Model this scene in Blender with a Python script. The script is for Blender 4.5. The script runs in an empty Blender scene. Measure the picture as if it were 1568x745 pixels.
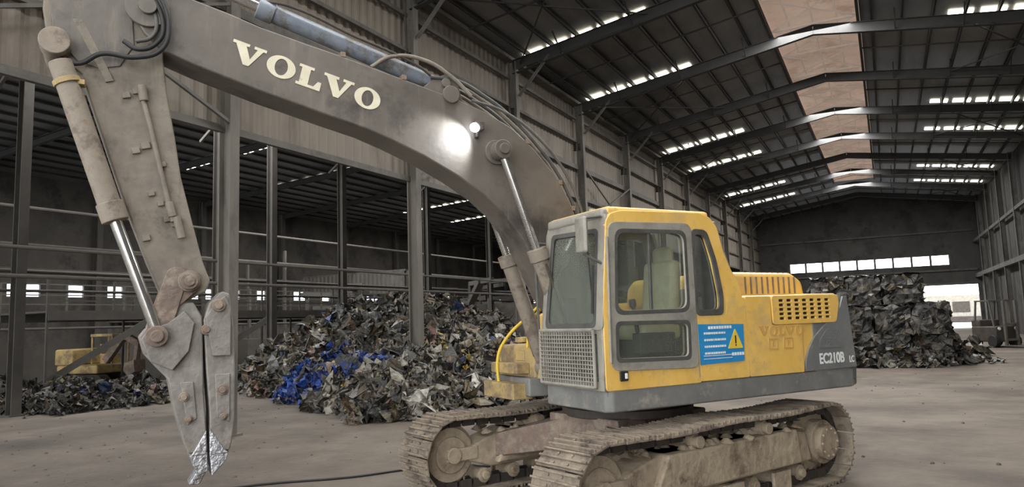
import bpy, math, random, bmesh
import numpy as np
from math import sin,cos,pi,radians,sqrt,atan2
from mathutils import Vector, Matrix
random.seed(7); rng=np.random.default_rng(11)
S=bpy.context.scene
BETA=.4815
# ------------------------------------------------ materials
def lin(c):
    return tuple(((x/255)/12.92 if x/255<=.04045 else ((x/255+.055)/1.055)**2.4) for x in c)+(1,)
def base(name):
    m=bpy.data.materials.new(name);m.use_nodes=True
    nt=m.node_tree;b=nt.nodes['Principled BSDF'];return m,nt,b
def pm(name,c1,c2,scale=3,rough=.7,metal=0,bump=0.,c3=None,s3=1.2,t3=(.5,.62),bscale=None,contrast=(.35,.65),stretch=None,emit=0,streak=None):
    m,nt,b=base(name);N=nt.nodes;L=nt.links
    tc=N.new('ShaderNodeTexCoord');src=tc.outputs['Object']
    if stretch:
        mp=N.new('ShaderNodeMapping');mp.inputs['Scale'].default_value=stretch;L.new(src,mp.inputs[0]);src=mp.outputs[0]
    n=N.new('ShaderNodeTexNoise');n.inputs['Scale'].default_value=scale;n.inputs['Detail'].default_value=8;n.inputs['Roughness'].default_value=.65
    L.new(src,n.inputs['Vector'])
    r=N.new('ShaderNodeValToRGB');r.color_ramp.elements[0].position=contrast[0];r.color_ramp.elements[1].position=contrast[1]
    r.color_ramp.elements[0].color=lin(c1);r.color_ramp.elements[1].color=lin(c2);L.new(n.outputs['Fac'],r.inputs[0])
    out=r.outputs[0]
    def layer(out,s,t,col,vec):
        n2=N.new('ShaderNodeTexNoise');n2.inputs['Scale'].default_value=s;n2.inputs['Detail'].default_value=9;n2.inputs['Roughness'].default_value=.7
        L.new(vec,n2.inputs['Vector'])
        r2=N.new('ShaderNodeValToRGB');r2.color_ramp.elements[0].position=t[0];r2.color_ramp.elements[1].position=t[1]
        r2.color_ramp.elements[0].color=(0,0,0,1);r2.color_ramp.elements[1].color=(1,1,1,1);L.new(n2.outputs['Fac'],r2.inputs[0])
        mx=N.new('ShaderNodeMix');mx.data_type='RGBA';L.new(r2.outputs[0],mx.inputs[0]);L.new(out,mx.inputs[6]);mx.inputs[7].default_value=lin(col);return mx.outputs[2]
    if c3: out=layer(out,s3,t3,c3,src)
    if streak:
        mp=N.new('ShaderNodeMapping');mp.inputs['Scale'].default_value=(9,9,1.2);L.new(tc.outputs['Object'],mp.inputs[0]);out=layer(out,1.0,(.56,.74),streak,mp.outputs[0])
    L.new(out,b.inputs['Base Color']);b.inputs['Roughness'].default_value=rough;b.inputs['Metallic'].default_value=metal
    if emit:
        L.new(out,b.inputs['Emission Color']);b.inputs['Emission Strength'].default_value=emit
    if bump:
        n3=N.new('ShaderNodeTexNoise');n3.inputs['Scale'].default_value=bscale or scale*4;n3.inputs['Detail'].default_value=6;L.new(src,n3.inputs['Vector'])
        bp=N.new('ShaderNodeBump');bp.inputs['Strength'].default_value=bump;bp.inputs['Distance'].default_value=.03;L.new(n3.outputs['Fac'],bp.inputs['Height']);L.new(bp.outputs[0],b.inputs['Normal'])
    return m
def em(name,c,s):
    m,nt,b=base(name);b.inputs['Base Color'].default_value=lin(c);b.inputs['Emission Color'].default_value=lin(c);b.inputs['Emission Strength'].default_value=s;return m
def glass(name,tint,refl=.12,rough=.04,film=.14):
    m=bpy.data.materials.new(name);m.use_nodes=True;nt=m.node_tree;nt.nodes.clear()
    o=nt.nodes.new('ShaderNodeOutputMaterial');mx=nt.nodes.new('ShaderNodeMixShader');t=nt.nodes.new('ShaderNodeBsdfTransparent');g=nt.nodes.new('ShaderNodeBsdfGlossy')
    d=nt.nodes.new('ShaderNodeBsdfDiffuse');mx2=nt.nodes.new('ShaderNodeMixShader')
    t.inputs[0].default_value=lin(tint);g.inputs['Roughness'].default_value=rough;g.inputs[0].default_value=(.8,.85,.82,1)
    d.inputs[0].default_value=lin((160,164,152));mx2.inputs[0].default_value=film
    f=nt.nodes.new('ShaderNodeFresnel');f.inputs[0].default_value=1.45
    ad=nt.nodes.new('ShaderNodeMath');ad.operation='ADD';ad.inputs[1].default_value=refl-.04;nt.links.new(f.outputs[0],ad.inputs[0])
    nt.links.new(t.outputs[0],mx2.inputs[1]);nt.links.new(d.outputs[0],mx2.inputs[2])
    nt.links.new(ad.outputs[0],mx.inputs[0]);nt.links.new(mx2.outputs[0],mx.inputs[1]);nt.links.new(g.outputs[0],mx.inputs[2]);nt.links.new(mx.outputs[0],o.inputs[0]);return m
M={}
M['yellow']=pm('yellow_paint',(212,168,80),(224,183,98),2.5,.5,c3=(182,154,108),s3=2.0,t3=(.5,.72),bump=.05,streak=(176,146,98))
M['yellowdirty']=pm('yellow_dirty_paint',(182,156,94),(158,136,96),4,.7,c3=(124,106,82),s3=3,t3=(.48,.6),bump=.2)
M['cabgrey']=pm('cab_grey_paint',(130,125,115),(148,143,132),4,.55,c3=(108,102,93),s3=3,t3=(.52,.7),bump=.05)
M['basegrey']=pm('base_grey_paint',(100,100,98),(122,121,116),3,.6,c3=(146,138,124),s3=5,t3=(.55,.68),bump=.15)
M['cwgrey']=pm('counterweight_paint',(98,99,98),(114,114,112),2,.55,c3=(140,133,120),s3=3,t3=(.55,.75),streak=(136,126,112))
M['boom']=pm('boom_paint',(88,82,75),(106,99,91),1.6,.5,c3=(66,61,57),s3=.9,t3=(.52,.64),bump=.12,bscale=14,streak=(116,107,96))
M['arm']=pm('arm_dusty_steel',(104,96,86),(130,121,107),3,.75,c3=(82,75,68),s3=2.4,t3=(.54,.68),bump=.25,bscale=18,streak=(94,83,72))
M['rust']=pm('rusty_link',(124,103,90),(104,92,83),6,.8,c3=(140,127,112),s3=5,bump=.4)
M['jaw']=pm('worn_jaw_steel',(114,108,101),(138,133,126),5,.6,.2,c3=(94,81,72),s3=4,t3=(.55,.7),bump=.3)
M['silver']=pm('bare_steel_tip',(200,200,204),(150,150,153),9,.36,.75,bump=.6,c3=(126,122,117),s3=7)
M['chrome']=pm('chrome_rod',(205,202,196),(180,178,174),6,.2,.9)
M['blue']=pm('blue_grey_cylinder',(112,120,130),(128,133,140),5,.45,.1,c3=(96,90,82),s3=6,bump=.1)
M['cyl']=pm('cylinder_barrel_paint',(118,108,95),(138,127,112),5,.7,c3=(100,88,76),s3=5,bump=.2)
M['mud']=pm('muddy_steel',(148,133,113),(174,158,135),5,.9,c3=(104,88,73),s3=2.5,t3=(.5,.64),bump=.8,bscale=10)
M['shoe']=pm('track_shoe_steel',(120,109,96),(146,133,115),7,.75,.1,c3=(90,79,70),s3=5,t3=(.5,.65),bump=.4)
M['darkmetal']=pm('dark_greasy_metal',(48,42,38),(68,60,53),4,.7,c3=(100,66,50),s3=2,t3=(.6,.75),bump=.3)
M['black']=pm('black_rubber',(24,24,24),(36,35,34),6,.6)
M['ctrl']=pm('control_plastic',(70,68,64),(88,86,80),6,.6)
M['gasket']=pm('window_gasket',(66,64,60),(84,82,77),6,.6)
M['glass']=glass('cab_glass',(222,232,226),.08,film=.14)
M['glassdusty']=glass('dusty_windshield_glass',(205,216,210),.08,film=.30)
M['seat']=pm('seat_cloth',(196,186,158),(216,206,178),8,.9)
M['cream']=pm('cream_lettering',(210,202,178),(194,186,162),6,.6,c3=(150,140,118),s3=9,t3=(.6,.75))
M['tanletter']=pm('faded_lettering',(192,146,80),(200,156,88),6,.6)
M['white']=pm('white_paint',(225,225,222),(205,205,200),6,.6)
M['poster']=pm('blue_poster',(34,124,178),(44,136,190),3,.5)
M['warnyellow']=pm('warning_yellow',(222,190,60),(212,178,60),5,.6)
M['lamp']=em('lamp_glow',(235,242,255),30)
M['floor']=pm('dusty_concrete',(88,79,69),(112,102,90),.55,.9,c3=(67,59,51),s3=.3,t3=(.44,.64),bump=.5,bscale=9,contrast=(.3,.7))
M['outground']=pm('outside_concrete',(190,188,182),(205,202,196),.5,.9)
M['roof']=pm('roof_foil_underside',(98,98,98),(130,129,127),.5,.5,.1,c3=(72,72,72),s3=.25,t3=(.45,.6),bump=.3,bscale=3,stretch=(1,.25,1))
M['steel']=pm('structural_steel',(76,73,68),(90,86,80),1.5,.7,c3=(62,57,52),s3=.8)
M['steeldark']=pm('roof_steel_dark',(38,37,36),(50,49,47),1.5,.8)
M['steelcol']=pm('column_paint',(86,81,74),(101,95,87),2,.7,c3=(70,65,59),s3=1.5,stretch=(1,1,.3))
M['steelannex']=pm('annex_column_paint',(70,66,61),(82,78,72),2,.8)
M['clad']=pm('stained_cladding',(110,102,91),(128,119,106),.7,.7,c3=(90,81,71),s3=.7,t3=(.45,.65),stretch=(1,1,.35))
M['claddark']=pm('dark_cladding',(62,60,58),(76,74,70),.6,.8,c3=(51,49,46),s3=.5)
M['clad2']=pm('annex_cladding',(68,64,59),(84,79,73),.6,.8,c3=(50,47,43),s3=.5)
M['strip']=pm('ridge_lining_glow',(186,162,146),(202,180,164),.5,.8,c3=(168,144,128),s3=.6,emit=.36)  # emission stands in for daylight coming through the translucent strip
M['stripsteel']=pm('ridge_bracing_glow',(196,182,170),(182,168,156),2,.7,emit=.26)  # faint emission makes the bracing look lit; the steel is no lamp
M['skylight']=em('skylight_panel',(255,248,228),8)
M['winlight']=em('window_pane_daylight',(240,246,255),6)
M['pipe']=pm('pipe_paint',(66,61,56),(78,73,66),3,.8)
M['dirt']=pm('dirt_crumbs',(74,67,58),(96,88,78),9,.9)
def vcol_mat(name,rough=.6):
    m,nt,b=base(name);a=nt.nodes.new('ShaderNodeAttribute');a.attribute_name='Col'
    n=nt.nodes.new('ShaderNodeTexNoise');n.inputs['Scale'].default_value=9;n.inputs['Detail'].default_value=6
    tc=nt.nodes.new('ShaderNodeTexCoord');nt.links.new(tc.outputs['Object'],n.inputs['Vector'])
    r=nt.nodes.new('ShaderNodeValToRGB');r.color_ramp.elements[0].position=.35;r.color_ramp.elements[1].position=.65;r.color_ramp.elements[0].color=(.5,.48,.45,1);r.color_ramp.elements[1].color=(1.15,1.15,1.15,1)
    nt.links.new(n.outputs['Fac'],r.inputs[0])
    mx=nt.nodes.new('ShaderNodeMix');mx.data_type='RGBA';mx.blend_type='MULTIPLY';mx.inputs[0].default_value=1
    nt.links.new(a.outputs['Color'],mx.inputs[6]);nt.links.new(r.outputs[0],mx.inputs[7]);nt.links.new(mx.outputs[2],b.inputs['Base Color'])
    bp=nt.nodes.new('ShaderNodeBump');bp.inputs['Strength'].default_value=.9;bp.inputs['Distance'].default_value=.06;nt.links.new(n.outputs['Fac'],bp.inputs['Height']);nt.links.new(bp.outputs[0],b.inputs['Normal'])
    b.inputs['Roughness'].default_value=rough;return m
M['scrap']=vcol_mat('crumpled_scrap_plastic',.45)
# ------------------------------------------------ builders
def link(o,parent=None):
    S.collection.objects.link(o)
    if parent is not None:o.parent=parent
    return o
def empty(name,loc=(0,0,0),rz=0,parent=None):
    e=bpy.data.objects.new(name,None);e.empty_display_size=.3;e.location=loc;e.rotation_euler=(0,0,rz);return link(e,parent)
class MB:
    def __init__(s): s.v=[];s.f=[]
    def add(s,vs,fs):
        n=len(s.v);s.v+=[tuple(x) for x in vs];s.f+=[tuple(i+n for i in f) for f in fs]
    def box(s,c,sz,R=None):
        h=[x/2 for x in sz];vs=[]
        for a in (-1,1):
            for b in (-1,1):
                for d in (-1,1):
                    q=Vector((a*h[0],b*h[1],d*h[2]))
                    if R is not None:q=R@q
                    vs.append(q+Vector(c))
        s.add(vs,[(0,1,3,2),(4,6,7,5),(0,4,5,1),(2,3,7,6),(0,2,6,4),(1,5,7,3)])
    def b2(s,a,b): s.box([(a[i]+b[i])/2 for i in range(3)],[abs(a[i]-b[i]) for i in range(3)])
    def beam(s,p1,p2,w,h):
        p1=Vector(p1);p2=Vector(p2);d=(p2-p1);l=d.length;x=d/l
        z=Vector((0,0,1));
        if abs(x.z)>.95:z=Vector((0,1,0))
        y=z.cross(x).normalized();z=x.cross(y)
        R=Matrix((x,y,z)).transposed();s.box((p1+p2)/2,(l,w,h),R)
    def cyl(s,p1,p2,r,seg=20,r2=None):
        p1=Vector(p1);p2=Vector(p2);x=(p2-p1).normalized();r2=r if r2 is None else r2
        z=Vector((0,0,1)) if abs(x.z)<.9 else Vector((1,0,0))
        y=z.cross(x).normalized();z=x.cross(y);vs=[]
        for i in range(seg):
            a=2*pi*i/seg;d=y*cos(a)+z*sin(a);vs+=[p1+d*r,p2+d*r2]
        fs=[(2*i,2*((i+1)%seg),2*((i+1)%seg)+1,2*i+1) for i in range(seg)]
        fs+=[tuple(2*i for i in range(seg))[::-1],tuple(2*i+1 for i in range(seg))];s.add(vs,fs)
    def ext(s,pts,y0,y1):
        n=len(pts);ar=sum(pts[i][0]*pts[(i+1)%n][1]-pts[(i+1)%n][0]*pts[i][1] for i in range(n))
        if ar<0:pts=pts[::-1]
        vs=[(p[0],y0,p[1]) for p in pts]+[(p[0],y1,p[1]) for p in pts]
        s.add(vs,[tuple(range(n)),tuple(range(2*n-1,n-1,-1))]+[(i,i+n,(i+1)%n+n,(i+1)%n) for i in range(n)])
    def plan(s,pts,z0,z1,sc=1,off=(0,0)):
        n=len(pts);vs=[(p[0],p[1],z0) for p in pts]+[(p[0]*sc+off[0],p[1]*sc+off[1],z1) for p in pts]
        s.add(vs,[tuple(range(n))[::-1],tuple(range(n,2*n))]+[(i,(i+1)%n,(i+1)%n+n,i+n) for i in range(n)])
    def obj(s,name,mat,parent=None,bevel=0,smooth=False,rz=None,seg=2):
        me=bpy.data.meshes.new(name);me.from_pydata(s.v,[],s.f);me.materials.append(mat)
        bm=bmesh.new();bm.from_mesh(me);bmesh.ops.recalc_face_normals(bm,faces=bm.faces);bm.to_mesh(me);bm.free()
        o=bpy.data.objects.new(name,me);link(o,parent)
        if rz is not None:o.rotation_euler=(0,0,rz)
        if bevel:
            m=o.modifiers.new('b','BEVEL');m.width=bevel;m.segments=seg;m.limit_method='ANGLE';m.angle_limit=radians(35)
        if smooth or bevel:
            for p in me.polygons:p.use_smooth=True
            if bevel: o.modifiers.new('w','WEIGHTED_NORMAL')
            else: me.set_sharp_from_angle(angle=radians(40))
        return o
def rnd(pts,r,n=5):
    out=[];N=len(pts)
    for i in range(N):
        p=Vector(pts[i]);a=Vector(pts[i-1])-p;b=Vector(pts[(i+1)%N])-p
        k=min(r,a.length*.45,b.length*.45);A=p+a.normalized()*k;Bq=p+b.normalized()*k
        for j in range(n+1):
            t=j/n;q=A*(1-t)**2+p*2*t*(1-t)+Bq*t*t;out.append((q.x,q.y))
    return out
def plate(name,outer,holes,mat,parent,loc,rot,th=.02,bev=.004):
    c=bpy.data.curves.new(name,'CURVE');c.dimensions='2D';c.fill_mode='BOTH';c.extrude=th/2;c.bevel_depth=bev
    for pts in [outer]+holes:
        sp=c.splines.new('POLY');sp.points.add(len(pts)-1)
        for i,p in enumerate(pts):sp.points[i].co=(p[0],p[1],0,1)
        sp.use_cyclic_u=True
    c.materials.append(mat);o=bpy.data.objects.new(name,c);o.location=loc;o.rotation_euler=rot;return link(o,parent)
def tube(name,pts,r,mat,parent=None,rz=None):
    c=bpy.data.curves.new(name,'CURVE');c.dimensions='3D';c.bevel_depth=r;c.bevel_resolution=3;c.use_fill_caps=True
    sp=c.splines.new('BEZIER');sp.bezier_points.add(len(pts)-1)
    for i,p in enumerate(pts):
        b=sp.bezier_points[i];b.co=p;b.handle_left_type=b.handle_right_type='AUTO'
    c.materials.append(mat);o=bpy.data.objects.new(name,c)
    if rz is not None:o.rotation_euler=(0,0,rz)
    return link(o,parent)
RZ=-BETA
T0,T1=-8.,75.;PL,PR=-10.85,7.3;RIDGE=-1.6;ZE=11.04;SL=.147;TS=62.
def zr(p): return ZE+SL*((p-PL) if p<RIDGE else (2*RIDGE-PL-p))
colT=[9.27+6*n for n in range(-3,11)]
# ------------------------------------------------ floor / shell
b=MB();b.add([(-36,T0-6,0),(14,T0-6,0),(14,T1,0),(-36,T1,0)],[(0,1,2,3)]);b.obj('floor',M['floor'],rz=RZ)
b=MB();b.add([(-60,T1,-.02),(60,T1,-.02),(60,T1+60,-.02),(-60,T1+60,-.02)],[(0,1,2,3)]);b.obj('outside_ground',M['outground'],rz=RZ)
def slab(b,p0,p1,z0,z1,t0,t1,th=.06): b.add([(p0,t0,z0),(p1,t0,z1),(p1,t1,z1),(p0,t1,z0),(p0,t0,z0+th),(p1,t0,z1+th),(p1,t1,z1+th),(p0,t1,z0+th)],[(0,1,2,3),(4,7,6,5),(0,4,5,1),(2,6,7,3),(1,5,6,2),(0,3,7,4)])
SK=.13
ZA,ZB=9.95,9.3
def za_(p): return ZA-abs(p+22.4)*(ZA-ZB)/11.7
b=MB()
slab(b,PL-.3,RIDGE-1.49,zr(PL)+SK,zr(RIDGE-1.49)+SK,T0,T1)
slab(b,RIDGE+1.52,PR+.3,zr(RIDGE+1.52)+SK,zr(PR)+SK,T0,T1)
slab(b,-22.4,PL-.3,ZA,za_(PL-.3),T0,T1);slab(b,-34.3,-22.4,za_(-34.3),ZA,T0,T1)
b.obj('ceiling',M['roof'],rz=RZ)
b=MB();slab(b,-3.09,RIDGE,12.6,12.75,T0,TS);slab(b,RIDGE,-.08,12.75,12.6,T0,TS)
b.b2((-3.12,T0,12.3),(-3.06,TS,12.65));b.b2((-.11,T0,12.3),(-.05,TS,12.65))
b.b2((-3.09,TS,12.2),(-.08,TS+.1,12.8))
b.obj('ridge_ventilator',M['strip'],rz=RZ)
b=MB();slab(b,-3.15,RIDGE,zr(-3.15)+SK,zr(RIDGE)+SK,TS,T1);slab(b,RIDGE,-.05,zr(RIDGE)+SK,zr(-.05)+SK,TS,T1);b.obj('ceiling_ridge_end',M['roof'],rz=RZ)
rows=[3.9,9.9,21.9,27.8,39.5,45.5,57.2,63.6]
b=MB()
for t in rows:
    for k in range(5):
        p0=PL+.12+k*.93;
        b.add([(p0+.1,t-.28,zr(p0+.1)+SK-.02),(p0+.83,t-.28,zr(p0+.83)+SK-.02),(p0+.83,t+.28,zr(p0+.83)+SK-.02),(p0+.1,t+.28,zr(p0+.1)+SK-.02)],[(0,3,2,1)])
        q0=PR-.12-k*.93
        b.add([(q0-.1,t-.28,zr(q0-.1)+SK-.02),(q0-.83,t-.28,zr(q0-.83)+SK-.02),(q0-.83,t+.28,zr(q0-.83)+SK-.02),(q0-.1,t+.28,zr(q0-.1)+SK-.02)],[(0,1,2,3)])
    for k in range(7):
        a0=-22.5-k*.95;a1=a0-.6;z0=za_(a0)-.04;z1=za_(a1)-.04
        b.add([(a0,t-.3,z0),(a1,t-.3,z1),(a1,t+.3,z1),(a0,t+.3,z0)],[(0,1,2,3)])
b.obj('skylight_panels',M['skylight'],rz=RZ)
b=MB()
for k in range(9):
    p=PL+.5+k*.93
    if p<RIDGE-1.5:b.box((p-.02,(T0+T1)/2,zr(p)+.02),(.07,T1-T0,.16))
    q=PR-.5-k*.93
    if q>RIDGE+1.5:b.box((q+.02,(T0+T1)/2,zr(q)+.02),(.07,T1-T0,.16))
for k in range(24):
    p=-11.37-k*.95
    b.box((p,(T0+T1)/2,za_(p)-.05),(.07,T1-T0,.08))
b.obj('roof_purlins',M['steeldark'],rz=RZ)
b=MB()
for t in colT:
    for (a,c) in ((PL,RIDGE),(PR,RIDGE)):
        za,zc=zr(a)-.1,zr(c)-.1
        for dz,w,h,ex_ in ((-.06,.18,.02,0),(-.40,.18,.02,.12),(-.23,.02,.34,.0)):
            b.beam((a,t,za+dz-ex_),(c,t,zc+dz),w,h)
    for dz,w,h in ((-.1,.16,.02),(-.36,.16,.02),(-.23,.02,.26)):
        b.beam((PL,t,ZB+dz),(-22.4,t,ZA+dz),w,h);b.beam((-34,t,ZB+dz),(-22.4,t,ZA+dz),w,h)
b.obj('roof_rafters',M['steeldark'],rz=RZ)
b=MB()
for i,t in enumerate(colT[:-1]):
    for p in (-9,-6.5,-4,1,3,5):
        b.beam((p,t,zr(p)-.5),(p,t+.7,zr(p)),.04,.04);b.beam((p,t,zr(p)-.5),(p,t-.7,zr(p)),.04,.04)
    # mid-bay bridging angle and cross bracing rods
    for a,c in ((PL,RIDGE-1.5),(PR,RIDGE+1.5)): b.beam((a,t+3,zr(a)-.1),(c,t+3,zr(c)-.1),.04,.05)
    if i%2==0:
        b.beam((PL+.3,t,zr(PL)-.3),(-6,t+6,zr(-6)-.3),.04,.04);b.beam((-6,t,zr(-6)-.3),(PL+.3,t+6,zr(PL)-.3),.04,.04)
        b.beam((PR-.3,t,zr(PR)-.3),(3,t+6,zr(3)-.3),.04,.04);b.beam((3,t,zr(3)-.3),(PR-.3,t+6,zr(PR)-.3),.04,.04)
b.beam((-3.05,T0,12.15),(-3.05,TS,12.15),.1,.22);b.beam((-.12,T0,12.15),(-.12,TS,12.15),.1,.22)
b.obj('roof_bracing',M['steeldark'],rz=RZ)
b=MB()
for i,t in enumerate(colT[:-2]):
    if t>TS-6:break
    for k in range(2):
        u=t+3*k
        b.beam((-3.0,u,12.32),(-.15,u+3,12.32),.04,.04);b.beam((-.15,u,12.32),(-3,u+3,12.32),.04,.04)
        b.beam((-3.0,u,12.32),(-.15,u,12.32),.05,.08)
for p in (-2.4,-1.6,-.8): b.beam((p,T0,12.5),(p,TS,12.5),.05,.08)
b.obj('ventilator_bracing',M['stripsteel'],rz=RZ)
def corr(b,p,t0,t1,z0,z1,pitch=.3,amp=.035,axis='t'):
    n=int((t1-t0)/(pitch/4));vs=[];fs=[]
    for i in range(n+1):
        t=t0+(t1-t0)*i/n;o=(0,amp,amp,0)[i%4]
        if axis=='t':vs+=[(p+o,t,z0),(p+o,t,z1)]
        else:vs+=[(t,p+o,z0),(t,p+o,z1)]
        if i:fs.append((2*i-2,2*i,2*i+1,2*i-1))
    b.add(vs,fs)
b=MB();corr(b,PL-.3,T0,T1,5.785,8.15);corr(b,PL-.34,T0,T1,8.3,ZE+.3);b.obj('wall_left',M['clad'],rz=RZ)
MID=(T0+T1)/2
b=MB()
for z,h in ((5.75,.14),(6.9,.1),(8.2,.2),(9.3,.1),(10.3,.1)): b.box((PL-.15,MID,z),(.1,T1-T0,h))
b.box((PL-.1,MID,ZE-.1),(.3,T1-T0,.12))
b.obj('wall_girts',M['steel'],rz=RZ)
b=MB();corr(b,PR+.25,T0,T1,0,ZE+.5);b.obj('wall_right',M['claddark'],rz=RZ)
b=MB()
DX0,DX1,DZ=2.85,7.25,3.85
WZ0,WZ1=5.7,6.55;WX0,WX1=-8.3,5.3
for seg in ((PL-.3,WX0,0,14),(WX0,WX1,WZ1,14),(WX0,DX0,0,WZ0),(DX0,WX1,DZ,WZ0),(WX1,DX1,DZ,14),(DX1,PR+.3,0,14)):
    b.b2((seg[0],T1,seg[2]),(seg[1],T1+.2,seg[3]))
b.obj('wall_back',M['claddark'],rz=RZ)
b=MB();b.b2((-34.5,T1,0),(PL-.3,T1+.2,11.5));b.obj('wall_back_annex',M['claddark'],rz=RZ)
b=MB();b.b2((WX0,T1+.12,WZ0),(WX1,T1+.14,WZ1));b.obj('window_1',M['winlight'],rz=RZ)
b=MB()
for k in range(10):
    x=WX0+(WX1-WX0)*k/9;b.b2((x-.09,T1-.05,WZ0-.05),(x+.09,T1+.1,WZ1+.05))
for x in (DX0,): b.b2((x-.12,T1-.1,0),(x+.12,T1+.1,DZ))
b.b2((DX0-.1,T1-.1,DZ),(DX1,T1+.1,DZ+.2));b.b2((PL,T1-.2,5.1),(PR,T1,5.25));b.b2((PL,T1-.2,8.6),(PR,T1,8.75))
b.obj('trim_back',M['steel'],rz=RZ)
b=MB()
b.b2((-34.5,T0,0),(-34.3,T1,3.75));b.b2((-34.5,T0,4.3),(-34.3,T1,9.6))
t=T0
while t<T1:
    w_=random.choice([1.2,2.4,4.0]);b.b2((-34.5,t,3.75),(-34.3,t+w_,4.3));t+=w_+random.choice([.8,1.4])
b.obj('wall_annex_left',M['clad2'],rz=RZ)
b=MB();b.b2((-34.46,T0,3.75),(-34.44,T1,4.3));b.obj('window_2',M['winlight'],rz=RZ)
def hcol(b,p,t,h,w=.22,d=.30,z0=0,base=True):
    b.box((p-d/2+.01,t,(z0+h)/2),(.025,w,h-z0));b.box((p+d/2-.01,t,(z0+h)/2),(.025,w,h-z0));b.box((p,t,(z0+h)/2),(d-.02,.02,h-z0))
    if base:b.box((p,t,.02),(d+.14,w+.14,.04))
b=MB()
for t in colT: hcol(b,PL,t,ZE-.2)
b.obj('steel_column_row',M['steelcol'],rz=RZ)
b=MB()
for t in colT: hcol(b,PR-.05,t,ZE)
b.box((PR-.1,MID,4.6),(.25,T1-T0,.3));b.box((PR-.1,MID,7.6),(.15,T1-T0,.2))
b.obj('steel_column_row',M['steel'],rz=RZ)
b=MB()
for t in [4,10,16,18.3,22,28,34,40,46,52,58]: hcol(b,-19.2,t,9.3,.24,.26)
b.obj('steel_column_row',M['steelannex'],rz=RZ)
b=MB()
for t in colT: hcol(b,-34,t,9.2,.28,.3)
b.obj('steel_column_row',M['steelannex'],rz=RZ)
b=MB()
for t in colT:
    b.beam((PL+.2,t,9.6),(PL+1.4,t,zr(PL+1.4)-.4),.08,.08)
for t in colT[2:8:2]:
    b.beam((PL+.1,t,5.8),(PL+.1,t+6,8.2),.06,.06);b.beam((PL+.1,t+6,5.8),(PL+.1,t,8.2),.06,.06)
for i in range(1,8): b.beam((-19.2,colT[i],8.0),(-17.4,colT[i],9.2),.08,.08)
b.obj('column_braces',M['steel'],rz=RZ)
MC=empty('annex_contents')  # groups machinery with the annex pipes, walkway and partition wall
b=MB()
for p,z,r in ((-12.2,3.35,.03),(-13,2.95,.035),(-19.5,3.6,.05),(-19.5,3.1,.04),(-27,5.2,.07),(-27,2.2,.05),(-30,4.6,.06),(-25,6.2,.06)):
    b.cyl((p,T0,z),(p,60,z),r,8)
b.obj('pipe_run',M['pipe'],MC,rz=RZ)
b=MB()
for k in range(46):
    t=random.uniform(27,50);p=random.uniform(-26,-13);z=random.uniform(2,4.2)
    b.beam((p,t,0),(p,t,z),.12,.12)
    b.beam((p,t,z),(p+random.uniform(-3,3),t+random.uniform(-3,3),z),.14,.2)
    if k%2:b.beam((p,t,random.uniform(.5,z)),(p+random.uniform(-4,4),t+random.uniform(-2,4),random.uniform(2,4.0)),.3,.25)
for k in range(8):
    t=random.uniform(20,34);p=random.uniform(-33,-25);b.beam((p,t,0),(p,t,random.uniform(3,6)),.12,.12);b.b2((p-.8,t-.8,0),(p+.8,t+.8,random.uniform(.8,2.2)))
for p in (-21.5,-24):
    b.beam((p,12,2.5),(p,52,2.5),.12,.25)
    for z in (2.95,3.25,3.6): b.beam((p,12,z),(p,52,z),.04,.04)
    t=12
    while t<52: b.beam((p,t,0 if int(t)%4==0 else 2.5),(p,t,3.6),.06,.06);t+=2
b.b2((-24,12,2.6),(-21.5,52,2.66))
for i in range(8): b.beam((-22.6,12+5*i,.2),(-21.0,12.0+5*i+3.2,2.5),.1,.2)
b.obj('frames',M['steelannex'],MC,rz=RZ)
b=MB();corr(b,32,-31,-23.5,3.7,4.9,axis='p');b.b2((-31,32.1,4.9),(-23.5,33.5,5.0));b.b2((-30,31.9,2.6),(-22,32.2,3.0))
for p in (-31,-28,-25.5,-23.5): b.beam((p,32.3,0),(p,32.3,4.9),.15,.15)
b.b2((-21,34,0),(-17.5,37,2.9));b.beam((-22,33,1.2),(-14,37,4.6),1.0,.35);b.b2((-16,30,0),(-14.5,32,2.2))
corr(b,-28,18,31,0,2.4);b.b2((-28.1,18,2.4),(-27.8,31,2.5))  # partition wall, merged into the housing mesh
b.obj('housing',M['clad2'],MC,rz=RZ)
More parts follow.
